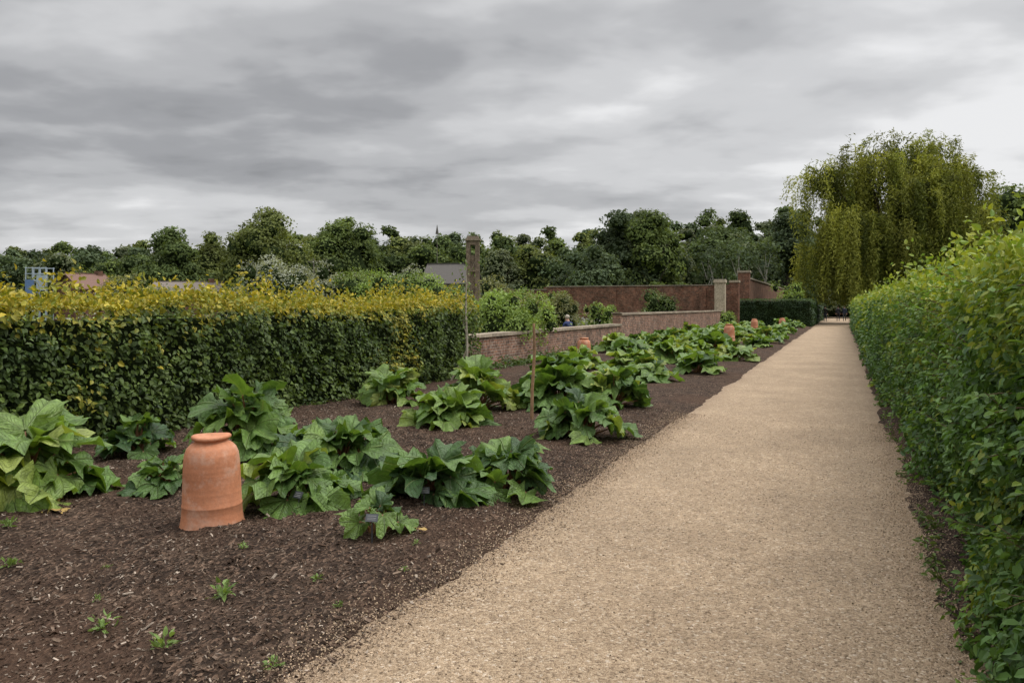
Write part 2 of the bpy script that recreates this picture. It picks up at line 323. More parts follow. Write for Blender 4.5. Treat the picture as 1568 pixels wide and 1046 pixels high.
colr=np.array([.43,.32,.215])*rng.uniform(.4,1.5,(n,1))
inst(a,BOX_V*rng.uniform(.6,1.1,BOX_V.shape),BOX_F,P,rng.normal(0,1,(n,3)),rng.normal(0,1,(n,3)),s,s*.8,colr,H=s*.7)
a.obj('loose_gravel',M_CHIP)

# ---------------------------------------------------------------- hedges
def leafcols(P,seed,base,var=.35):
    n=len(P); k=vnoise(P*1.7,seed)*.6+vnoise(P*6,seed+1)*.4; t=np.clip(k+rng.normal(0,.24,n),0,1)[:,None]
    c=np.array(base[0])*(1-t)+np.array(base[1])*t
    return c*rng.uniform(1-var,1+var,(n,1))
def hface(acc,axis,pos,sgn,a0,a1,h,dens,size,seed,base,gold,bulge=.16,goldw=.18,hfun=None,lv=LEAF_V,lf=LEAF_F,goldp=0.0,tuck=.08,rag=.13):
    n=int(abs(a1-a0)*h*dens); s=rng.uniform(a0,a1,n); z=rng.uniform(0.01,1,n)
    H=h+(hfun(s) if hfun else 0)*np.ones(n); z=z*H
    q=np.stack([s,z,s*0+seed],1)
    clump=.65*vnoise(q*[3.2,4.2,1],seed+3)+.35*vnoise(q*[9,9,1],seed+6)
    gap=clump+rng.random(n)*.55; k=gap>.42; s,z,clump,H=s[k],z[k],clump[k],H[k]; n=len(s); q=q[k]
    disp=bulge*(vnoise(q*[.9,1.2,1],seed)-.5)*2+.17*(clump-.5)*2-rag*rng.random(n)**1.3+.10*(rng.random(n)<.08)*rng.random(n)
    disp-=.12*np.clip((z-(H-.2))/.2,0,1)**2+ tuck*np.clip((.25-z)/.25,0,1)
    P=np.zeros((n,3)); P[:,axis]=pos+sgn*disp; P[:,1-axis]=s; P[:,2]=z
    nn=rng.normal(0,.5,(n,3)); nn[:,axis]+=sgn*.7; nn[:,2]+=.65
    T=rng.normal(0,.6,(n,3)); T[:,2]-=.5; T[:,axis]+=sgn*.45
    L=size*rng.uniform(.5,1.3,n)
    c=leafcols(P,seed,base)
    gt=np.clip((z-(H-goldw*(.5+vnoise(q*[1.6,0,1],seed+2))))/goldw+rng.normal(0,.3,n),0,1)
    if goldp: gt=np.maximum(gt,(vnoise(q*[1.1,1.8,1],seed+9)+rng.normal(0,.13,n)+.22*z/h>1.02-goldp)*rng.uniform(.2,.9,n))
    r_=rng.random((n,1)); gc=np.array(gold[0])*(1-r_)+np.array(gold[1])*r_
    c=c*(1-gt[:,None])+gc*gt[:,None]
    inst(acc,lv,lf,P,nn,T,L,L*rng.uniform(.55,.78,n),c)
def htop(acc,x0,x1,y0,y1,h,dens,size,seed,gold,hfun=None,haxis=1,lv=LEAF_V,lf=LEAF_F,sprout=.13):
    n=int((x1-x0)*(y1-y0)*dens); P=np.stack([rng.uniform(x0,x1,n),rng.uniform(y0,y1,n),np.zeros(n)],1)
    sp_=vnoise(P*[4,4,0],seed+4)
    P[:,2]=h+(hfun(P[:,haxis]) if hfun else 0)-.10+.1*vnoise(P*[2,2,0],seed)+sprout*rng.random(n)**2.0*(.15+2.2*sp_**2)
    nn=rng.normal(0,.6,(n,3)); nn[:,2]+=.5; T=rng.normal(0,.6,(n,3)); T[:,2]+=.6
    L=size*rng.uniform(.6,1.2,n); r_=rng.random((n,1)); gc=np.array(gold[0])*(1-r_)+np.array(gold[1])*r_
    inst(acc,lv,lf,P,nn,T,L,L*.62,gc*rng.uniform(.6,1.2,(n,1)))
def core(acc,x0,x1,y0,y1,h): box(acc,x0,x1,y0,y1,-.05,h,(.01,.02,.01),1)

G1=[(.038,.070,.017),(.130,.185,.038)]; GOLD=[(.20,.24,.035),(.56,.44,.05)]
a=Acc(); LX=-7.85
hf=lambda s:.05*np.sin(s*.9)+.04*np.sin(s*2.3+1)
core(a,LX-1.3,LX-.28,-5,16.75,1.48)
hface(a,0,LX,1,3.5,16.9,1.70,760,.076,1,G1,GOLD,hfun=hf,goldw=.20,goldp=.09,bulge=.14)
hface(a,0,LX,1,-5,3.5,1.70,200,.10,1,G1,GOLD,hfun=hf,goldw=.22)
hface(a,1,16.9,1,LX-1.3,LX,1.65,350,.09,2,G1,GOLD)
hface(a,0,LX-1.5,-1,-5,16.9,1.7,60,.15,2,G1,GOLD,hfun=hf)
htop(a,LX-1.35,LX-.05,3,16.9,1.70,700,.078,1,GOLD,hfun=hf,sprout=.30)
htop(a,LX-1.35,LX-.05,-5,3,1.70,200,.11,1,GOLD,hfun=hf)
a.obj('beech_hedge',[M_LEAF,M_CORE])
a=Acc(); RX=.71
G2=[(.034,.082,.024),(.125,.230,.048)]; GOLD2=[(.16,.27,.04),(.40,.43,.06)]
hr=lambda s:.06*np.sin(s*1.1+2)+.05*np.sin(s*2.9)+np.clip(s/60,0,1)*.25
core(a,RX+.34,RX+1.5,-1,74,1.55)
hface(a,0,RX,-1,2.0,8,1.80,2300,.055,11,G2,GOLD2,hfun=hr,goldw=.30,goldp=.20,bulge=.13,tuck=-.03,rag=.2)
hface(a,0,RX,-1,8,22,1.80,850,.070,11,G2,GOLD2,hfun=hr,goldw=.30,goldp=.20,bulge=.13,tuck=-.03,rag=.18)
hface(a,0,RX,-1,22,74,1.80,200,.12,11,G2,GOLD2,hfun=hr,goldw=.30,goldp=.20,bulge=.12,lv=QUAD_V,lf=QUAD_F,tuck=0)
hface(a,0,RX,-1,-1,2.0,1.80,150,.09,11,G2,GOLD2,hfun=hr)
htop(a,RX+.02,RX+1.5,1.5,9,1.82,1400,.058,11,GOLD2,hfun=hr,sprout=.26)
htop(a,RX+.02,RX+1.5,9,24,1.82,420,.08,11,GOLD2,hfun=hr,sprout=.26)
htop(a,RX+.02,RX+1.5,24,74,1.82,90,.16,11,GOLD2,hfun=hr,lv=QUAD_V,lf=QUAD_F)
hface(a,0,RX+1.6,1,-1,74,1.8,40,.16,12,G2,GOLD2,lv=QUAD_V,lf=QUAD_F)
for k in range(190):
    yy=rng.uniform(2.2,16); zz=rng.uniform(.12,1.85); L_=rng.uniform(.15,.32)
    p=np.array([RX+.12,yy,zz]); q=p+np.array([-.22,rng.normal(0,.12),rng.normal(.05,.1)])*L_/.25; tube(a,[p,(p+q)/2+[0,0,.01],q],[.004,.003,.0015],(.16,.11,.07),5,2)
    m_=9; t=rng.uniform(.3,1,m_)[:,None]; inst(a,LEAF_V,LEAF_F,p*(1-t)+q*t,rng.normal(0,.4,(m_,3))+[-.2,0,.8],rng.normal(0,.7,(m_,3))+[-.6,0,-.1],.055,.036,np.array([.14,.24,.045])*rng.uniform(.6,1.4,(m_,1)))
a.obj('hornbeam_hedge',[M_LEAF,M_CORE,M_BARK])
a=Acc(); G3=[(.020,.044,.015),(.050,.092,.027)]; GD3=[(.05,.09,.03),(.09,.14,.035)]
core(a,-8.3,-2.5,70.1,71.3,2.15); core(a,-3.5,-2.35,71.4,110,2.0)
hface(a,1,70,-1,-8.4,-2.3,2.3,330,.10,21,G3,GD3,bulge=.04,lv=QUAD_V,lf=QUAD_F)
hface(a,0,-2.3,1,70,110,2.2,60,.17,22,G3,GD3,bulge=.04,lv=QUAD_V,lf=QUAD_F)
htop(a,-8.4,-2.3,70,71.4,2.28,200,.10,23,GD3,lv=QUAD_V,lf=QUAD_F,sprout=.04)
htop(a,-3.6,-2.3,71.4,110,2.15,60,.16,23,GD3,lv=QUAD_V,lf=QUAD_F,sprout=.04)
a.obj('clipped_yew_hedge',[M_LEAF,M_CORE])

# ---------------------------------------------------------------- rhubarb
def rhub_mesh(seed,Rr,Hh,nl,hi,bright=.5,big=1.0):
    g=np.random.default_rng(seed); a=Acc(); nph,nr=(43,10) if hi else (21,5)
    for i in range(nl):
        f=(i+.5)/nl; yaw=i*2.399+g.normal(0,.3)
        rb=Rr*(.08+.66*f**.9)*g.uniform(.8,1.15); hb=Hh*(.88-.66*f**1.4)*g.uniform(.75,1.15)
        L=Rr*g.uniform(.32,.58)*big; pitch=R(50-62*f+g.normal(0,18)); roll=g.normal(0,.38)
        ph=np.linspace(-R(158),R(158),nph); rr=np.linspace(0.03,1,nr)**.9
        PH,RR=np.meshgrid(ph,rr)
        o=g.uniform(0,6.28,6)
        out_=L*(.66+.34*np.cos(PH))*(1+.09*np.sin(5*PH+o[0])+.08*np.sin(11*PH+o[1])*RR+.06*np.sin(19*PH+o[5])*RR)
        x=RR*out_*np.cos(PH); y_=RR*out_*np.sin(PH)*1.10
        ruf=RR**1.8*(.17*np.sin(5*PH+o[2])+.14*np.sin(9*PH+o[3]+2*RR)+.08*np.sin(15*PH+o[4]+3*RR))
        puck=.05*np.sin(RR*np.pi)*np.abs(np.sin(PH*180/32))
        z=L*(ruf+puck)-(.35+.45*g.random())*x*np.abs(x)/L*.8-(.5*g.random()-.15)*y_**2/L+.22*g.random()*np.abs(y_)
        v=np.stack([x,y_,z],-1).reshape(-1,3)
        cr,sr=math.cos(roll),math.sin(roll); v=v@np.array([[1,0,0],[0,cr,sr],[0,-sr,cr]])
        cp,sp_=math.cos(pitch),math.sin(pitch); v=v@np.array([[cp,0,sp_],[0,1,0],[-sp_,0,cp]])
        tw=yaw+g.normal(0,.35); c2,s2=math.cos(tw),math.sin(tw); cy,sy=math.cos(yaw),math.sin(yaw)
        v=v@np.array([[c2,s2,0],[-s2,c2,0],[0,0,1]])+np.array([cy*rb,sy*rb,hb])
        v[:,2]=np.maximum(v[:,2],.02+.03*g.random()+.1*(v[:,2]+.1))
        k=np.arange(nr-1)[:,None]*nph+np.arange(nph-1)[None,:]; F=np.stack([k,k+1,k+nph+1,k+nph],-1).reshape(-1,4)
        rn=np.clip(bright+g.normal(0,.25),0,1)
        colr=np.stack([PH.ravel()/(2*np.pi)+.5,RR.ravel(),np.full(PH.size,rn),np.ones(PH.size)],1)
        a.add(v,F.ravel(),np.full(len(F),4),colr)
        t=np.linspace(0,1,5)[:,None]; p0=np.array([cy*.03,sy*.03,-.03]); p1=np.array([cy*rb*.35,sy*rb*.35,hb*.85]); p2=np.array([cy*rb,sy*rb,hb])
        tube(a,(1-t)**2*p0+2*t*(1-t)*p1+t*t*p2,np.linspace(.015,.008,5)*(1 if hi else 1.2),(0.5,.9,.5,0),6)
    return a
rh=[(-6.25,4.55,.68,.58,32,.62,1.05),(-6.95,6.3,.42,.40,20,.12,1),(-5.40,5.2,.36,.28,18,.5,1),(-5.93,6.85,.58,.72,28,.45,1.05),
(-4.43,6.38,.58,.50,34,.30,.95),(-4.04,5.22,.50,.40,28,.58,1),(-3.12,5.85,.54,.34,28,.22,1),(-2.65,6.32,.42,.42,28,.38,1),(-3.02,4.80,.24,.32,10,.42,1.1),
(-6.76,11.2,.58,.50,28,.68,1),(-5.17,11.1,.62,.62,30,.80,1),(-4.85,9.5,.62,.40,30,.62,1),(-4.14,11.9,.76,.55,36,.48,.95),(-2.92,9.3,.62,.48,34,.55,.88),(-3.35,12.3,.60,.55,30,.52,.95)]
for i,(x,y,r_,h,nl,br_,bg_) in enumerate(rh):
    o=rhub_mesh(100+i,r_,h,nl,True,br_,bg_).obj('rhubarb_plant',M_RHU,smooth=True); o.location=(x,y,.03)
var=[rhub_mesh(200+i,.60,.46,24,False,.48+.07*i).obj('rhubarb_plant',M_RHU,smooth=True) for i in range(5)]
pos=[(-3.15,19.3),(-4.2,18.1),(-3.5,21.2),(-4.9,19.8),(-6.1,19.1),(-5.9,16.9),(-3.7,16.8)]
pots=[(-7.2,23.0),(-4.8,37.6),(-5.6,57),(-4.1,62)]
for yy in np.arange(22.6,67,2.0):
    for xx in (-3.2,-4.6,-6.1,-7.4):
        px_,py_=xx+rng.normal(0,.2),yy+rng.normal(0,.4)
        blocked=any((abs(px_-(qx*py_/qy))<1.0 and 0<qy-py_<7) or math.hypot(px_-qx,py_-qy)<1.1 for qx,qy in pots)
        if rng.random()<.80 and not blocked: pos.append((px_,py_))
for i,(x,y) in enumerate(pos):
    if i<5: o=var[i]
    else: o=bpy.data.objects.new('rhubarb_plant',var[i%5].data); sc.collection.objects.link(o)
    o.location=(x,y,.03); o.rotation_euler=(0,0,rng.uniform(0,6.28)); s=rng.uniform(.8,1.25); o.scale=(s,s,s*rng.uniform(.75,1.1))

def herb(acc,x,y,r_,h,n,size,base,lv=LEAF_V,lf=LEAF_F,z0=0.0):
    d=norm(rng.normal(0,1,(n,3))); d[:,2]=np.abs(d[:,2]); rad=rng.random((n,1))**.45
    P=d*rad*np.array([r_,r_,h])+np.array([x,y,z0]); nn=d+rng.normal(0,.4,(n,3)); nn[:,2]+=.5
    T=d+rng.normal(0,.4,(n,3)); L=size*rng.uniform(.6,1.3,n); t=rng.random((n,1)); c=np.array(base[0])*(1-t)+np.array(base[1])*t
    inst(acc,lv,lf,P,nn,T,L,L*.45,c*rng.uniform(.7,1.3,(1,1)))
a=Acc()
for yy in np.arange(17.4,64,.55): herb(a,-8.30+rng.normal(0,.08),yy,.34,rng.uniform(.2,.45),90,.13,[(.05,.09,.025),(.12,.18,.045)])
a.obj('herbaceous_edging',M_LEAF)
a=Acc()
for k in range(34):
    yy=2.5+14*rng.random()**1.3; herb(a,.60+rng.normal(0,.05),yy,rng.uniform(.04,.11),rng.uniform(.04,.13),26,.045,[(.07,.12,.03),(.17,.24,.05)],z0=.015)
a.obj('verge_weeds',M_LEAF)
for x,y,s in [(-3.08,3.36,1.15),(-3.32,2.81,1.0),(-2.83,2.72,.95),(-4.68,3.31,.8),(-2.85,3.88,.55),(-3.52,4.02,.5),(-2.35,2.88,.6),(-5.43,3.83,.9),(-2.5,3.6,.4),(-6.1,8.4,.6),(-3.9,7.9,.5),(-7.2,8.9,.6),(-2.62,4.65,.4),(-4.1,3.5,.4),(-3.7,3.1,.35),(-2.45,4.2,.35)]:
    a=Acc(); n=34; t=rng.uniform(0,6.28,n); el_=rng.uniform(.05,1.2,n); T=np.stack([np.cos(t)*np.cos(el_),np.sin(t)*np.cos(el_),np.sin(el_)],1)
    nn=np.stack([-np.cos(t)*np.sin(el_),-np.sin(t)*np.sin(el_),np.cos(el_)],1)+rng.normal(0,.45,(n,3))
    z0=float(soil_z(np.array([[x,y,0.]]))[0]); P=np.tile([0,0,.005],(n,1))+T*rng.uniform(0,.07,(n,1))*s
    L=.045*s*rng.uniform(.4,1.3,n); inst(a,LEAF_V,LEAF_F,P,nn,T,L,L*.5,np.array([.17,.25,.07])*rng.uniform(.6,1.4,(n,1)))
    o=a.obj('weed_seedling',M_LEAF); o.location=(x,y,z0)

# ---------------------------------------------------------------- forcing pots
def pot(x,y,s=1):
    prof=[(.222,-.02),(.240,.0),(.241,.014),(.232,.03),(.222,.06),(.215,.11),(.211,.17),(.2135,.176),(.2135,.186),(.2095,.192),(.206,.30),(.202,.42),(.198,.50),(.191,.55),(.176,.59),(.152,.617),(.128,.632),(.118,.64),(.116,.652),(.126,.657),(.138,.662),(.142,.670),(.140,.681),(.130,.688),(.10,.689),(.05,.691),(.0005,.692)]
    a=Acc(); ns=56; th=np.linspace(0,2*np.pi,ns,endpoint=False); v=[]
    for r_,z in prof: 
        for t in th: v.append((r_*math.cos(t)*(1+.008*math.sin(2*t+z*5)),r_*math.sin(t)*(1+.008*math.cos(3*t+z*4)),z+.004*math.sin(2*t)*(z>.5)))
    F=[(i*ns+j,i*ns+(j+1)%ns,(i+1)*ns+(j+1)%ns,(i+1)*ns+j) for i in range(len(prof)-1) for j in range(ns)]
    a.add(v,np.array(F).ravel(),[4]*len(F),(.5,.5,.5)); o=a.obj('terracotta_rhubarb_forcer',M_TERRA,smooth=True)
    o.location=(x,y,.03); o.scale=(s,s,s); o.rotation_euler=(R(.6),R(-.8),x*3); return o
pot(-4.27,4.56,.99)
for (x,y),s in zip(pots,(1.0,1.2,1.15,1.15)): pot(x,y,s)

a=Acc(); tube(a,[(0,0,-.1),(.01,0,.5),(.04,.01,1.0),(.03,.01,1.42)],[.026,.024,.022,.019],(.34,.21,.12),8); o=a.obj('wooden_stake',M_BARK); o.location=(-3.98,10.3,0)
M_LAB=plain('slate_label',(.05,.055,.06),.4,.5); M_LP=plain('label_print',(.35,.35,.34),.6)
for x,y,r_ in [(-2.93,4.60,.3),(-3.80,4.95,-.2),(-3.0,5.45,.4)]:
    a=Acc(); box(a,-.004,.004,-.003,.003,-.05,.16); v=BOX_V*np.array([.085,.004,.055])
    rx=R(-35); RM=np.array([[1,0,0],[0,math.cos(rx),math.sin(rx)],[0,-math.sin(rx),math.cos(rx)]]); v=v@RM+np.array([0,-.006,.18]); FB=np.concatenate([np.array(f) for f in BOX_F]); a.add(v,FB,[4]*6,(.1,.1,.1))
    for dz in (.012,-.002,-.014): a.add((BOX_V*np.array([.06,.002,.003])+[0,-.0035,dz])@RM+np.array([0,-.006,.18]),FB,[4]*6,(.1,.1,.1),1)
    o=a.obj('plant_label',[M_LAB,M_LP]); o.location=(x,y,.05); o.rotation_euler=(0,0,r_)
DL=plain('dead_leaf',(.36,.24,.08),.8)
for k,(x,y,s) in enumerate([(-5.72,4.28,.24),(-2.75,4.9,.06)]):
    a=rhub_mesh(300+k,s*1.5,.05,2,True,.5); o=a.obj('dead_rhubarb_leaf',DL,smooth=True); o.location=(x,y,.04)

# ---------------------------------------------------------------- walls
e=empty('low_brick_wall'); a=Acc(); WX=-8.7
box(a,WX-.34,WX,17.0,33,-.1,.85); box(a,WX-.34,WX,33.0,64.2,-.1,1.30); a.obj('brickwork',M_BRLOW,parent=e)
a=Acc(); y=17.0
while y<64.1:
    L_=rng.uniform(.7,.95); y1=min(y+L_,33.04 if y<33 else 64.2); h0=.85 if y<32.99 else 1.30
    if y1-y>.05:
        t=rng.uniform(.7,1.1); box(a,WX-.40,WX+.055,y+.004,y1-.004,h0,h0+.085+rng.uniform(-.004,.004),np.array([.40,.33,.25])*t)
    y=y1 if y1>y+.04 else y+.05
box(a,WX-.38,WX+.03,32.9,33.3,1.385,1.41,(.34,.28,.22))
a.obj('coping',M_STONE,parent=e)
e=empty('stone_gate_pier'); a=Acc(); box(a,-9.35,-8.55,64.3,65.0,.3,3.55,(.44,.37,.27)); box(a,-9.42,-8.48,64.22,65.08,3.55,3.75,(.46,.39,.29)); box(a,-9.38,-8.52,64.26,65.04,3.75,3.83,(.38,.33,.26))
box(a,-9.42,-8.48,64.22,65.08,-.1,.3,(.34,.29,.22)); a.obj('stonework',M_STONE,parent=e)
e=empty('brick_gate_pier'); a=Acc(); box(a,-8.40,-7.70,66,66.7,-.1,3.6); a.obj('shaft',M_BRTALL,parent=e); a=Acc(); box(a,-8.46,-7.64,65.94,66.76,3.6,3.78,(.36,.3,.22)); a.obj('cap',M_STONE,parent=e)
e=empty('garden_brick_wall'); a=Acc()
box(a,-13.0,-9.4,65.05,65.5,-.1,3.35); box(a,-13.95,-13.0,65.05,65.5,2.5,3.35); box(a,-24,-13.95,65.05,65.5,-.1,3.35); box(a,-29,-24,65.05,65.5,-.1,3.1)
for x in (-22,-18,-10.6): box(a,x,x+.5,64.88,65.05,-.1,3.2)
a.obj('brickwork',M_BRTALL,parent=e)
a=Acc(); x=-29
while x<-9.4:
    x1=min(x+rng.uniform(.6,.9),-9.38); zt=3.35 if x>-24 else 3.1; box(a,x+.005,x1-.005,64.98,65.57,zt,zt+.09,np.array([.3,.25,.19])*rng.uniform(.6,1.1)); x=x1 if x1>x+.02 else x+.1
a.obj('coping',M_STONE,parent=e)
a=Acc()
for k in range(6): box(a,-13.93+k*.155,-13.785+k*.155,65.2,65.25,0,2.48,(.05,.04,.03))
a.obj('plank_door',M_BARK,parent=e)
e=empty('far_brick_wall'); a=Acc(); box(a,-8.1,-7.6,72.0,118,-.1,4.1); a.obj('brickwork',M_BRTALLY,parent=e)
a=Acc(); box(a,-8.35,-7.4,71.2,72.0,-.1,4.6); box(a,-11,-8.35,71.5,71.9,-.1,3.6); a.obj('pier',M_BRTALL,parent=e)
a=Acc(); box(a,-8.2,-7.5,72.05,118,4.1,4.22,(.3,.25,.19)); box(a,-8.42,-7.33,71.12,72.05,4.6,4.78,(.34,.29,.22)); a.obj('coping',M_STONE,parent=e)

tx,ty=polar(-.049,86); e=empty('brick_chimney_tower',(tx,ty,0)); a=Acc(); W_=.8
box(a,-W_,W_,-W_,W_,-.1,1.6); box(a,-.72,.72,-.72,.72,1.6,3.0)
for sx,sy in ((-1,-1),(1,-1),(-1,1),(1,1)): box(a,min(sx*.25,sx*.7),max(sx*.25,sx*.7),min(sy*.25,sy*.7),max(sy*.25,sy*.7),3.0,8.3)
box(a,-.5,.5,-.5,.5,3.0,5.4); box(a,-.71,.71,-.71,.71,5.4,5.8); box(a,-.55,.55,-.55,.55,5.8,7.2); box(a,-.7,.7,-.7,.7,8.3,8.75)
M_TW=brick_mat('tower_brick',0,(.26,.19,.13),(.17,.125,.09),(.25,.2,.155)); a.obj('shaft',M_TW,parent=e)
a=Acc(); box(a,-.82,.82,-.82,.82,8.75,8.95,(.30,.24,.18)); box(a,-.62,.62,-.62,.62,8.95,9.25,(.26,.21,.16)); a.obj('cap',M_STONE,parent=e); e.rotation_euler=(0,0,TH)

M_WF=plain('white_frame',(.7,.7,.68)); M_GL=plain('glass_dark',(.03,.035,.04),.15,.5)
def house(name,x,y,w_,d_,eh,rh_,rot,wallm,roofc):
    e=empty(name,(x,y,0)); e.rotation_euler=(0,0,rot); a=Acc()
    box(a,-w_/2,w_/2,-d_/2,d_/2,-.1,eh)
    for s in (-1,1): a.add([(s*w_/2,-d_/2,eh),(s*w_/2,d_/2,eh),(s*w_/2,0,rh_-.06)],[0,1,2],[3],(.5,.5,.5))
    a.obj('walls',wallm,parent=e)
    a=Acc(); o_=.3
    for s in (-1,1):
        v=np.array([(-w_/2-o_,s*(d_/2+o_),eh-.2),(w_/2+o_,s*(d_/2+o_),eh-.2),(w_/2+o_,0,rh_),(-w_/2-o_,0,rh_)]); v=np.concatenate([v,v+[0,0,.12]])
        a.add(v,[0,1,2,3,4,7,6,5,0,4,5,1,1,5,6,2,2,6,7,3,3,7,4,0],[4]*6,roofc)
    box(a,-w_/2-o_,w_/2+o_,-.12,.12,rh_+.05,rh_+.2,np.array(roofc)*.8)
    a.obj('roof',M_TINT,parent=e)
    a=Acc()
    for k in np.linspace(-w_*.32,w_*.32,3): box(a,k-.5,k+.5,-d_/2-.04,-d_/2-.012,eh-1.7,eh-.5,(.6,.6,.6))
    a.obj('window_frames',M_WF,parent=e)
    a=Acc()
    for k in np.linspace(-w_*.32,w_*.32,3): box(a,k-.42,k+.42,-d_/2-.06,-d_/2-.045,eh-1.62,eh-.58,(.1,.1,.1))
    a.obj('windows',M_GL,parent=e)
    a=Acc(); box(a,w_*.3,w_*.3+.7,-.35,.35,eh,rh_+.5,(.2,.1,.07)); a.obj('chimney',wallm,parent=e)
x,y=polar(-.536,98); house('brick_house',x,y,4.6,5.5,3.9,5.6,TH+R(60),M_BRTALL,(.20,.12,.095))
x,y=polar(-.405,102); house('brick_house',x,y,8,5,3.7,4.75,TH+R(8),M_BRTALL,(.22,.185,.16))
x,y=polar(-.075,94); house('slate_roofed_house',x,y,5.5,6,4.4,6.6,TH+R(-10),plain('render_wall',(.20,.16,.13)),(.12,.11,.10))
x,y=polar(-.593,96); e=empty('scaffold_tower',(x,y,0)); e.rotation_euler=(0,0,TH); a=Acc()
for sx in (-1.2,-.4,.4,1.2):
    for sy in (-.8,.8): tube(a,[(sx,sy,0),(sx,sy,3),(sx,sy,6.4)],.06,(.4,.46,.52),6)
for z in (2,3.4,4.8,5.6,6.3):
    for sy in (-.8,.8): tube(a,[(-1.3,sy,z),(0,sy,z),(1.3,sy,z)],.05,(.4,.46,.52),6)
a.obj('frame',M_TINT,parent=e); a=Acc(); box(a,-1.25,-.2,-.86,-.84,2.6,4.9,(.14,.22,.4)); box(a,.1,1.25,-.86,-.84,3.6,5.4,(.4,.46,.52)); box(a,-1.2,1.2,-.75,.75,4.6,4.66,(.3,.3,.3)); a.obj('panels',M_TINT,parent=e)
for t,d,h in [(-.249,60,5.3),(-.236,60,4.6),(-.094,120,13.2)]:
    x,y=polar(t,d); a=Acc(); tube(a,[(0,0,0),(0,0,h*.5),(0,0,h)],[.07,.06,.04],(.16,.14,.12),7)
    if d<100: tube(a,[(-.5,0,h-.25),(0,0,h-.25),(.5,0,h-.25)],.04,(.14,.12,.1),6)
    else: tube(a,[(0,0,h-.6),(0,0,h+.8)],[.25,.02],(.10,.09,.08),6)  # distant spire, modelled as a thin shaft with a tapered tip
    o=a.obj('timber_pole' if d<100 else 'distant_spire',M_TINT); o.location=(x,y,0)

# ---------------------------------------------------------------- trees
def crown(acc,lobes,n,size,base,g=rng,lv=CLUMP_V,lf=CLUMP_F,coremat=None,coresc=.8,jit=.55,asp=.75):
    C=np.array([l[0] for l in lobes],float); S=np.array([l[1] for l in lobes],float)
    wgt=(S**2).sum(1); idx=g.choice(len(lobes),n,p=wgt/wgt.sum())
    d=norm(g.normal(0,1,(n,3))); d[:,2]=np.where(d[:,2]<-.5,-d[:,2],d[:,2])
    ln=.6*vnoise(d*2.2+C[idx]*.7,3.)+.4*vnoise(d*5.5+C[idx]*.9,6.); rad=.60+.72*ln+g.normal(0,.07,n)
    P=C[idx]+d*S[idx]*rad[:,None]
    keep=np.ones(n,bool)
    for c_,s_ in zip(C,S): keep&=(((P-c_)/s_)**2).sum(1)>.36
    keep&=(vnoise(P*(1.6/size)*.35,9.)+g.random(n)*.7>.40)
    P,d,idx=P[keep],d[keep],idx[keep]; n=len(P)
    nn=d+g.normal(0,jit,(n,3)); nn[:,2]+=.3; T=g.normal(0,1,(n,3)); T[:,2]-=.3
    lt=g.uniform(.7,1.35,len(lobes))[idx]
    t=np.clip(vnoise(P*(.9/size)*.5,5.)*.7+g.normal(0,.2,n)+.15,0,1)[:,None]
    c=(np.array(base[0])*(1-t)+np.array(base[1])*t)*lt[:,None]
    L=size*g.uniform(.5,1.3,n); inst(acc,lv,lf,P,nn,T,L,L*asp,c)
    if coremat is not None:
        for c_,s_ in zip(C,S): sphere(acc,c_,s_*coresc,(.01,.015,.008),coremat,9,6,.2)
def tree_lobes(g,x,y,h,w_,n=11,z0=.30):
    lb=[((x,y,h*.56),(w_*.31,w_*.31,h*.29))]
    for i in range(n):
        a_=g.uniform(0,6.28); f=g.random()**1.15; zz=h*(z0+(.84-z0)*f); rr=w_*.37*math.sqrt(max(.04,1-((f-.28)/.74)**2))
        s=w_*g.uniform(.12,.23); lb.append(((x+rr*math.cos(a_),y+rr*math.sin(a_),min(zz,h-s*.85)),(s,s,s*g.uniform(.65,1.0))))
    for k in range(2):
        s=w_*g.uniform(.13,.22); lb.append(((x+g.normal(0,w_*.09),y+g.normal(0,w_*.1),h-s*.72-g.uniform(0,.06)*h*k),(s,s,s*.72)))
    return lb
def limbs(acc,g,x,y,h,w_,r0,col=(.10,.085,.065),n=6,mat=0):
    top=h*.75; tube(acc,[(x,y,-.1),(x+.02*h*g.normal(),y,h*.2),(x+.03*h*g.normal(),y,h*.45),(x,y,top)],[r0,r0*.8,r0*.5,r0*.15],col,8,mat)
    for i in range(n):
        a_=g.uniform(0,6.28); zs=h*g.uniform(.2,.5); rr=w_*g.uniform(.25,.42); ze=zs+h*g.uniform(.15,.35)
        tube(acc,[(x,y,zs),(x+rr*.5*math.cos(a_),y+rr*.5*math.sin(a_),(zs+ze)/2+.02*h),(x+rr*math.cos(a_),y+rr*math.sin(a_),ze)],[r0*.4,r0*.25,r0*.08],col,6,mat)
PAL=[[(.060,.092,.033),(.142,.186,.060)],[(.072,.108,.033),(.170,.215,.062)],[(.056,.083,.046),(.122,.160,.078)],[(.092,.116,.037),(.198,.226,.066)],[(.084,.106,.060),(.178,.200,.105)]]
bx=[-.80,-.72,-.643,-.593,-.52,-.466,-.40,-.36,-.307,-.249,-.208,-.151,-.085,-.028,.054,.095,.128,.177,.21,.251,.30,.357,.42,.52,.60]
bs=[.085,.08,.077,.083,.081,.081,.085,.089,.097,.103,.109,.097,.098,.096,.097,.104,.117,.117,.110,.120,.118,.123,.118,.115,.12]
a=Acc(); g=np.random.default_rng(5)
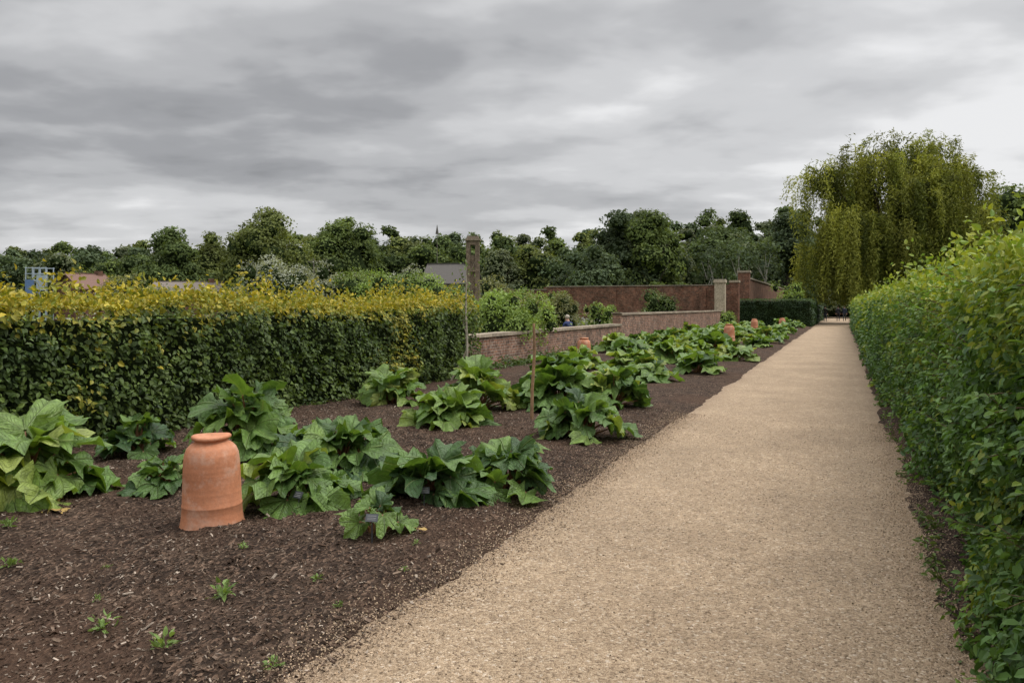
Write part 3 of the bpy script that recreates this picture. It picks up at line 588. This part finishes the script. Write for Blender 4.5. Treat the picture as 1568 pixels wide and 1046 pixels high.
for layer,(d0,k,step,nl) in enumerate([(185,.99,.033,2600),(155,.95,.040,2900),(128,.78,.048,3000)]):
    t=-.82
    while t<.62:
        d=d0+g.uniform(-10,10); sl=np.interp(t,bx,bs)*k*g.uniform(.88,1.06); h=sl*d+1.65; w_=g.uniform(7.5,13.5)
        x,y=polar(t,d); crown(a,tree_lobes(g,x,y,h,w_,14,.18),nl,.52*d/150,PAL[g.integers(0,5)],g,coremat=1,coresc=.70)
        limbs(a,g,x,y,h,w_,.3,n=2,mat=2)
        t+=step*g.uniform(.7,1.2)
for t in np.arange(-.82,.66,.030):
    if .385<t<.44: continue
    d=118+g.uniform(-5,5); x,y=polar(t,d); h=g.uniform(3.2,6.0)
    crown(a,[((x+g.normal(0,1),y,h*.5),(2.6,2.2,h*.52)),((x+2,y,h*.35),(2.2,2,h*.4))],700,.42,PAL[g.integers(0,5)],g,coremat=1,coresc=.7)
# thicket closing the far end of the path
for x,y,h in [(-5,122,6),(4.5,118,6),(-3.5,142,8),(0,146,9),(3.5,141,8),(7,138,8),(-7,138,8),(-1.5,152,10),(2,151,10)]:
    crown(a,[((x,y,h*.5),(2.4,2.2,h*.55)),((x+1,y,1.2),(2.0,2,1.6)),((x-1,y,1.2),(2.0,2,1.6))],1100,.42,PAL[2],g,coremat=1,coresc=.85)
a.obj('distant_trees',[M_TREE,M_TCORE,M_BARK])
for t,d,h in [(.245,110,12.2),(.262,113,11),(.283,110,12.6),(.296,114,11.8),(.318,111,12.4)]:
    x,y=polar(t,d); e=empty('birch_tree'); a=Acc(); limbs(a,g,x,y,h,5,.17,(.40,.38,.33),5); a.obj('trunk',M_BARK,parent=e)
    a=Acc(); crown(a,tree_lobes(g,x,y,h,5.2,7,.55),750,.38,PAL[2],g); a.obj('crown',M_TREE,parent=e)
def tree(name,t,d,top,wd,n,size,pal,z0=.28,nl=14,seed=0):
    g=np.random.default_rng(seed); x,y=polar(t,d); h=top*d+1.65; e=empty(name); a=Acc(); limbs(a,g,x,y,h,wd,wd*.035,n=8); a.obj('trunk',M_BARK,parent=e)
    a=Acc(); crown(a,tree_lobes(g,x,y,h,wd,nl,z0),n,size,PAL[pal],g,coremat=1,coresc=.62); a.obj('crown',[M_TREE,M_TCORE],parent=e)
tree('broadleaf_tree',-.305,105,.1255,12.2,16000,.34,3,.15,28,1)
tree('broadleaf_tree',-.425,110,.099,10,10000,.36,0,.12,22,2)
tree('broadleaf_tree',-.385,118,.094,8.5,6500,.38,3,.12,18,12)
tree('broadleaf_tree',-.205,120,.108,13,10000,.38,1,.15,22,3)
tree('broadleaf_tree',.135,108,.120,10.5,10000,.36,2,.12,22,4)
tree('broadleaf_tree',.178,106,.119,10,10000,.36,1,.12,22,5)
tree('broadleaf_tree',.095,100,.075,9,7500,.34,2,.1,18,6)
tree('broadleaf_tree',.25,125,.122,9,6500,.38,0,.12,18,14)
tree('broadleaf_tree',.35,120,.124,10,7500,.38,2,.12,20,15)
tree('broadleaf_tree',.64,85,.155,14,12000,.36,1,.12,24,7)
tree('broadleaf_tree',.58,92,.124,11,9500,.36,0,.1,20,8)
tree('broadleaf_tree',.70,80,.14,12,7000,.36,3,.1,18,9)
tree('broadleaf_tree',.41,160,.09,12,4000,.5,0,.1,12,10)
tree('broadleaf_tree',.45,135,.07,10,4000,.5,1,.05,12,11)

# willow
wx,wy=polar((1366-784)/1220,76); e=empty('weeping_willow_tree',(wx,wy,0)); e.rotation_euler=(0,0,TH); g=np.random.default_rng(3)
a=Acc(); tube(a,[(0,0,-.2),(.1,0,1.5),(-.1,0,3.2),(.2,0,5)],[.75,.58,.55,.42],(.10,.08,.055),12,0,.02)
WL=[((0.4,0,15.2),(3.3,3.9,3.3)),((3.8,.5,15.0),(2.6,3.0,3.0)),((-2.7,-.3,14.2),(2.6,3.2,2.9)),((-6.4,0,13.7),(2.0,2.6,1.8)),((6.7,0,13.8),(2.0,2.5,2.1)),((5.2,-2,9.5),(2.6,3,2.6)),((-4.8,-2.4,8.8),(2.5,2.8,2.6)),
    ((0,-4.2,11.0),(3.2,2.8,3.0)),((0,4.5,11.5),(3.4,3,3.2)),((2.6,-3.6,12.8),(2.4,2.4,2.4)),((-5.4,1.5,6.8),(2.3,2.4,2.2)),((-2,-4.0,7.5),(2.5,2.2,2.2)),((5.4,1.8,7.4),(2.2,2.4,2.2)),((2.5,-4.4,8.2),(2.4,2.2,2.2)),((5.0,-1,5.2),(2.2,2.4,1.8)),((-4.6,-1.2,5.0),(2.0,2.2,1.6))]
for c_,s_ in WL:
    st_=np.array([0,0,g.uniform(3,5.5)]); en=np.array(c_)+[0,0,s_[2]*.3]; md=(st_+en)/2+[0,0,1.0]
    tube(a,[st_,st_*.4+md*.6,md,en],[.30,.22,.17,.04],(.10,.08,.055),7)
a.obj('trunk',M_BARK,parent=e)
a=Acc(); Ps=[];Ts=[];Cs=[];Ls=[]
S=np.array([l[1] for l in WL]); C=np.array([l[0] for l in WL]); wg=(S[:,0]**2); nt_=360; idx=g.choice(len(WL),nt_,p=wg/wg.sum())
for i in range(nt_):
    k=idx[i]; d=g.normal(0,1,3); d/=np.linalg.norm(d); d[2]=abs(d[2])*.9+.05
    rr=g.uniform(.6,1.12); p0=C[k]+d*S[k]*rr; outd=np.array([d[0],d[1],0]); outd/=max(np.linalg.norm(outd),.2)
    zend0=g.uniform(1.9,4.0) if g.random()<.3 else p0[2]-g.uniform(1.6,5.5)
    tb=g.uniform(.55,1.35); tcol=np.clip(g.normal(.5,.27),0,1); bulge_=g.uniform(.2,1.2); sw0=g.normal(0,.25,2)
    for j in range(g.integers(8,17)):
        p=p0+g.normal(0,.28,3)*[1,1,.8]; zend=max(zend0+g.normal(0,.8),2.0 if p[0]<3 else 1.2); ln=max(p[2]-zend,.8); m_=max(4,int(ln/.15)); s=np.linspace(0,1,m_)
        sway=sw0+g.normal(0,.12,2)
        q=np.stack([p[0]+outd[0]*bulge_*np.minimum(s*4,1)**.5+sway[0]*s**2,p[1]+outd[1]*bulge_*np.minimum(s*4,1)**.5+sway[1]*s**2,p[2]+.3*np.sin(np.minimum(s*ln,1.2)*2.6)-ln*s],1)+g.normal(0,.06,(m_,3))
        t=np.gradient(q,axis=0)+g.normal(0,.10,(m_,3)); Ps.append(q);Ts.append(t)
        tt=np.clip(tcol+g.normal(0,.15)+.25*(1-s)-.1,0,1)[:,None]; Cs.append((np.array([.11,.14,.028])*(1-tt)+np.array([.34,.345,.07])*tt)*tb*g.uniform(.8,1.2)); Ls.append(np.full(m_,g.uniform(.28,.46)))
Ps=np.concatenate(Ps);Ts=np.concatenate(Ts);Cs=np.concatenate(Cs);Ls=np.concatenate(Ls)
inst(a,QUAD_V,QUAD_F,Ps,g.normal(0,1,(len(Ps),3))+[0,-.4,.5],Ts,Ls,Ls*.25,Cs)
for c_,s_ in WL:
    n=800; d=norm(g.normal(0,1,(n,3))); P=np.array(c_)+d*np.array(s_)*g.random((n,1))**.5*.8; inst(a,QUAD_V,QUAD_F,P,g.normal(0,1,(n,3)),g.normal(0,.5,(n,3))+[0,0,-1],.5,.17,np.array([.085,.10,.025])*g.uniform(.6,1.5,(n,1)))
a.obj('crown',M_TREE,parent=e)

# ---------------------------------------------------------------- garden shrubs
def shrub(name,t,d,top,wd,n,size,base,seed,lv=LEAF_V,lf=LEAF_F,core_=.55):
    g=np.random.default_rng(seed); x,y=polar(t,d); h=top*d+1.65; a=Acc(); lb=[]
    for i in range(13):
        s=wd*g.uniform(.10,.22); lb.append(((x+g.uniform(-.4,.4)*wd,y+g.uniform(-.3,.3)*wd,h*g.uniform(.3,.88)),(s,s,min(h*.32,s*1.2))))
    lb.append(((x,y,h*.45),(wd*.34,wd*.33,h*.40))); lb=[((c[0],c[1],min(c[2],h-s[2]*.9)),s) for c,s in lb]
    crown(a,lb,n,size,base,g,lv,lf,coremat=1,coresc=core_,jit=.8,asp=.5); limbs(a,g,x,y,h*.8,wd*.7,.04,n=5,mat=2)
    return a.obj(name,[M_LEAF,M_TCORE,M_BARK])
SIL=[(.20,.22,.165),(.40,.42,.34)]; LGR=[(.14,.22,.05),(.30,.40,.095)]; MG=[(.075,.115,.036),(.16,.215,.066)]; OLV=[(.13,.145,.06),(.26,.26,.11)]
shrub('silver_leaved_shrub',-.295,42,.062,4.4,4200,.14,SIL,31)
shrub('silver_leaved_shrub',-.255,46,.055,3.5,3000,.14,SIL,32)
shrub('shrub',-.21,50,.040,6,3600,.15,OLV,33)
shrub('shrub',-.165,45,.043,6,4600,.14,LGR,34)
shrub('shrub',-.11,45,.041,5,3800,.14,LGR,35)
shrub('silver_leaved_shrub',-.125,52,.052,4,2600,.16,SIL,36)
shrub('shrub',-.07,48,.026,4,2800,.14,MG,37)
shrub('shrub',-.49,50,.040,3.5,3000,.14,OLV,38)
shrub('shrub',-.455,55,.026,5,2600,.16,MG,39)
shrub('shrub',-.645,45,.040,3,2600,.14,OLV,40)
shrub('shrub',-.34,50,.026,5,2600,.15,MG,41)
shrub('shrub',-.018,24,.018,2.6,5200,.10,LGR,42)
shrub('shrub',.018,25,.002,1.8,3200,.10,LGR,43)
shrub('shrub',-.016,32,.034,2.8,3400,.12,OLV,44)
shrub('shrub',.055,36,.016,2.4,3400,.11,OLV,45)
shrub('shrub',.035,42,.022,3,3000,.13,LGR,46)
shrub('shrub',.110,45,.005,1.6,1900,.11,LGR,47)
shrub('shrub',.185,57,.022,3.0,1700,.13,MG,48)
shrub('shrub',.27,62,-.006,2.0,900,.15,LGR,49)
shrub('shrub',.345,70,.03,3,1200,.18,LGR,50)
a=Acc(); g=np.random.default_rng(9)
for i in range(460):
    x=-9.6-rng.random()**1.2*26; y=rng.uniform(18,63); c=[LGR,MG,OLV,SIL,[(.10,.085,.12),(.22,.19,.24)]][rng.integers(0,5)]
    herb(a,x,y,rng.uniform(.5,1.2),rng.uniform(.45,1.25),90,.19,c,QUAD_V,QUAD_F)
for i in range(280):
    x=rng.uniform(-60,-12); y=rng.uniform(20,95); herb(a,x,y,rng.uniform(.8,2.2),rng.uniform(.6,1.7),70,.33,[LGR,MG,OLV,SIL][rng.integers(0,4)],QUAD_V,QUAD_F)
a.obj('garden_planting',M_LEAF)
e=empty('sapling_tree',(-7.45,15.4,0)); a=Acc(); tube(a,[(0,0,-.05),(.02,0,.8),(-.02,.02,1.6),(.01,0,2.65)],[.030,.026,.019,.007],(.40,.36,.28),7)
for k in range(9):
    z=.9+k*.18; t=k*2.4; tube(a,[(0,0,z),(.12*math.cos(t),.12*math.sin(t),z+.12),(.2*math.cos(t),.2*math.sin(t),z+.3)],[.008,.006,.003],(.26,.22,.16),5)
tube(a,[(-.35,-.1,0),(-.05,0,.6),(.05,.03,.85)],[.02,.018,.016],(.45,.39,.30),6)
a.obj('trunk',M_BARK,parent=e); a=Acc(); n=90; z=rng.uniform(1.0,2.65,n); P=np.stack([rng.normal(0,.14,n),rng.normal(0,.14,n),z],1); inst(a,LEAF_V,LEAF_F,P,rng.normal(0,1,(n,3)),rng.normal(0,1,(n,3)),.075,.045,np.array([.13,.19,.05])*rng.uniform(.6,1.4,(n,1))); a.obj('leaves',M_LEAF,parent=e)

# ---------------------------------------------------------------- people
SKIN=plain('skin',(.45,.27,.19),.6); SHOE=plain('shoe',(.03,.03,.03))
def person(name,loc,rot,J,cloth,legs,hair,seat=False):
    e=empty(name,loc); e.rotation_euler=(0,0,rot)
    V=[];E=[];Rd=[]
    def add(p,r_,par=None):
        V.append(p);Rd.append(r_)
        if par is not None: E.append((par,len(V)-1))
        return len(V)-1
    pel=add(J['pelvis'],(.15,.11)); sp1=add(J['spine'],(.13,.095),pel); ch=add(J['chest'],(.16,.105),sp1); nk=add(J['neck'],(.055,.055),ch)
    hd=add(J['head'],(.075,.09),nk); ht=add(J['crown'],(.062,.075),hd)
    for s in ('l','r'):
        sg=-1 if s=='l' else 1
        sh=add(J['sh'+s],(.065,.06),ch); el=add(J['el'+s],(.045,.045),sh); wr=add(J['wr'+s],(.03,.028),el); d=np.array(J['ha'+s])-np.array(J['wr'+s]); pm=add(J['ha'+s],(.036,.018),wr)
        dn=d/np.linalg.norm(d)
        for k,(o_,l_) in enumerate([(-.028,.062),(-.010,.075),(.010,.07),(.028,.052)]):
            p=np.array(J['ha'+s])+np.array([0,o_,0])+dn*.03; f1=add(tuple(p),(.010,.010),pm); add(tuple(p+dn*l_+np.array([-sg*.015,0,0])),(.008,.008),f1)
        p=np.array(J['wr'+s])+dn*.03+np.array([0,.035,0]); t1=add(tuple(p),(.012,.012),wr); add(tuple(p+dn*.045+np.array([0,.02,0])),(.009,.009),t1)
        hp=add(J['hp'+s],(.095,.095),pel); kn=add(J['kn'+s],(.06,.06),hp); an=add(J['an'+s],(.042,.045),kn); add(J['to'+s],(.04,.03),an)
    me=bpy.data.meshes.new(name); me.from_pydata([tuple(v) for v in V],E,[]); o=bpy.data.objects.new('body',me); sc.collection.objects.link(o)
    md=o.modifiers.new('skin','SKIN')
    for i,r_ in enumerate(Rd): me.skin_vertices[0].data[i].radius=r_
    me.skin_vertices[0].data[0].use_root=True
    sb=o.modifiers.new('s','SUBSURF'); sb.levels=1; sb.render_levels=1
    dg=bpy.context.evaluated_depsgraph_get(); m2=bpy.data.meshes.new_from_object(o.evaluated_get(dg)); bpy.data.objects.remove(o)
    m2.materials.clear()
    for m_ in (cloth,legs,SKIN,SHOE): m2.materials.append(m_)
    hands=[Vector(J['hal']),Vector(J['har'])]; nkz=J['neck'][2]; pz=J['pelvis'][2]
    for p in m2.polygons:
        c=p.center; p.use_smooth=True
        if c.z>nkz-.01: p.material_index=2
        elif min((c-h).length for h in hands)<.13 and abs(c.x)>.13: p.material_index=2
        elif c.z<.09: p.material_index=3
        elif (not seat and c.z<pz-.02) or (seat and (c.z<pz+.02)): p.material_index=1
        else: p.material_index=0
    b_=bpy.data.objects.new('body',m2); sc.collection.objects.link(b_); b_.parent=e
    h=np.array(J['head']); a=Acc(); sphere(a,h+[0,-.018,.045],np.array([.092,.105,.095]),hair,0,14,9,.02); a.obj('hair',M_TINT,True,parent=e)
    a=Acc()
    for s in (-1,1): sphere(a,h+[s*.032,.088,.015],np.array([.012,.008,.009]),(.05,.04,.03),0,8,5,0); sphere(a,h+[s*.082,0,.0],np.array([.012,.02,.03]),(.45,.28,.2),0,8,5,0)
    sphere(a,h+[0,.10,-.015],np.array([.013,.018,.022]),(.45,.27,.19),0,8,5,0); sphere(a,h+[0,.09,-.05],np.array([.024,.008,.006]),(.3,.1,.09),0,8,5,0); a.obj('face',M_TINT,True,parent=e)
    return e
def standJ(st):
    return dict(pelvis=(0,0,.95),spine=(0,0,1.12),chest=(0,.0,1.34),neck=(0,.01,1.49),head=(0,.03,1.60),crown=(0,.02,1.68),
    shl=(-.19,0,1.40),shr=(.19,0,1.40),ell=(-.24,-.10*st,1.12),elr=(.24,.08*st,1.12),wrl=(-.25,.02-.1*st,.88),wrr=(.25,.16*st,.89),hal=(-.25,.04-.1*st,.81),har=(.25,.19*st,.82),
    hpl=(-.10,0,.88),hpr=(.10,0,.88),knl=(-.11,.14*st,.49),knr=(.11,-.03*st,.49),anl=(-.11,.22*st,.08),anr=(.11,-.28*st,.11),tol=(-.12,.22*st+.16,.035),tor=(.12,-.28*st+.15,.045))
person('walking_person',(-.45,98,.0),0,standJ(1),plain('jacket_dark',(.03,.03,.04)),plain('trousers_dark',(.02,.022,.03)),(.05,.035,.02))
person('walking_person',(.22,99,.0),0,standJ(-1),plain('jacket_navy',(.035,.045,.08)),plain('trousers_grey',(.06,.06,.065)),(.18,.14,.09))
person('walking_person',(-1.75,94,.0),R(180),standJ(.6),plain('coat_black',(.02,.02,.022)),plain('jeans',(.035,.045,.07)),(.04,.03,.02))
SJ=dict(pelvis=(0,0,.52),spine=(0,-.01,.70),chest=(0,.03,.92),neck=(0,.06,1.07),head=(0,.10,1.17),crown=(0,.10,1.25),
 shl=(-.19,.03,.97),shr=(.19,.03,.97),ell=(-.24,.08,.72),elr=(.24,.08,.72),wrl=(-.16,.30,.62),wrr=(.16,.30,.62),hal=(-.13,.36,.60),har=(.13,.36,.60),
 hpl=(-.10,.05,.51),hpr=(.10,.05,.51),knl=(-.12,.47,.52),knr=(.12,.47,.52),anl=(-.12,.50,.08),anr=(.12,.50,.08),tol=(-.12,.66,.035),tor=(.12,.66,.035))
person('seated_person',(-10.15,30.4,.03),R(60),SJ,plain('blue_jacket',(.025,.04,.12)),plain('dark_trousers',(.03,.03,.035)),(.45,.40,.32),True)
a=Acc()
for k in range(3): box(a,-.8,.8,-.2+k*.16,-.06+k*.16,.40,.44,(.16,.11,.07))
for z in (.58,.74): box(a,-.8,.8,-.27,-.24,z,z+.1,(.16,.11,.07))
for s in (-.7,.65): box(a,s,s+.05,-.235,-.18,-.05,.9,(.14,.1,.06)); box(a,s,s+.05,.2,.25,-.05,.398,(.14,.1,.06))
o=a.obj('garden_bench',M_TINT); o.location=(-10.15,30.4,.03); o.rotation_euler=(0,0,R(60))

sc.view_settings.view_transform='Standard'; sc.view_settings.look='None'; sc.view_settings.exposure=0
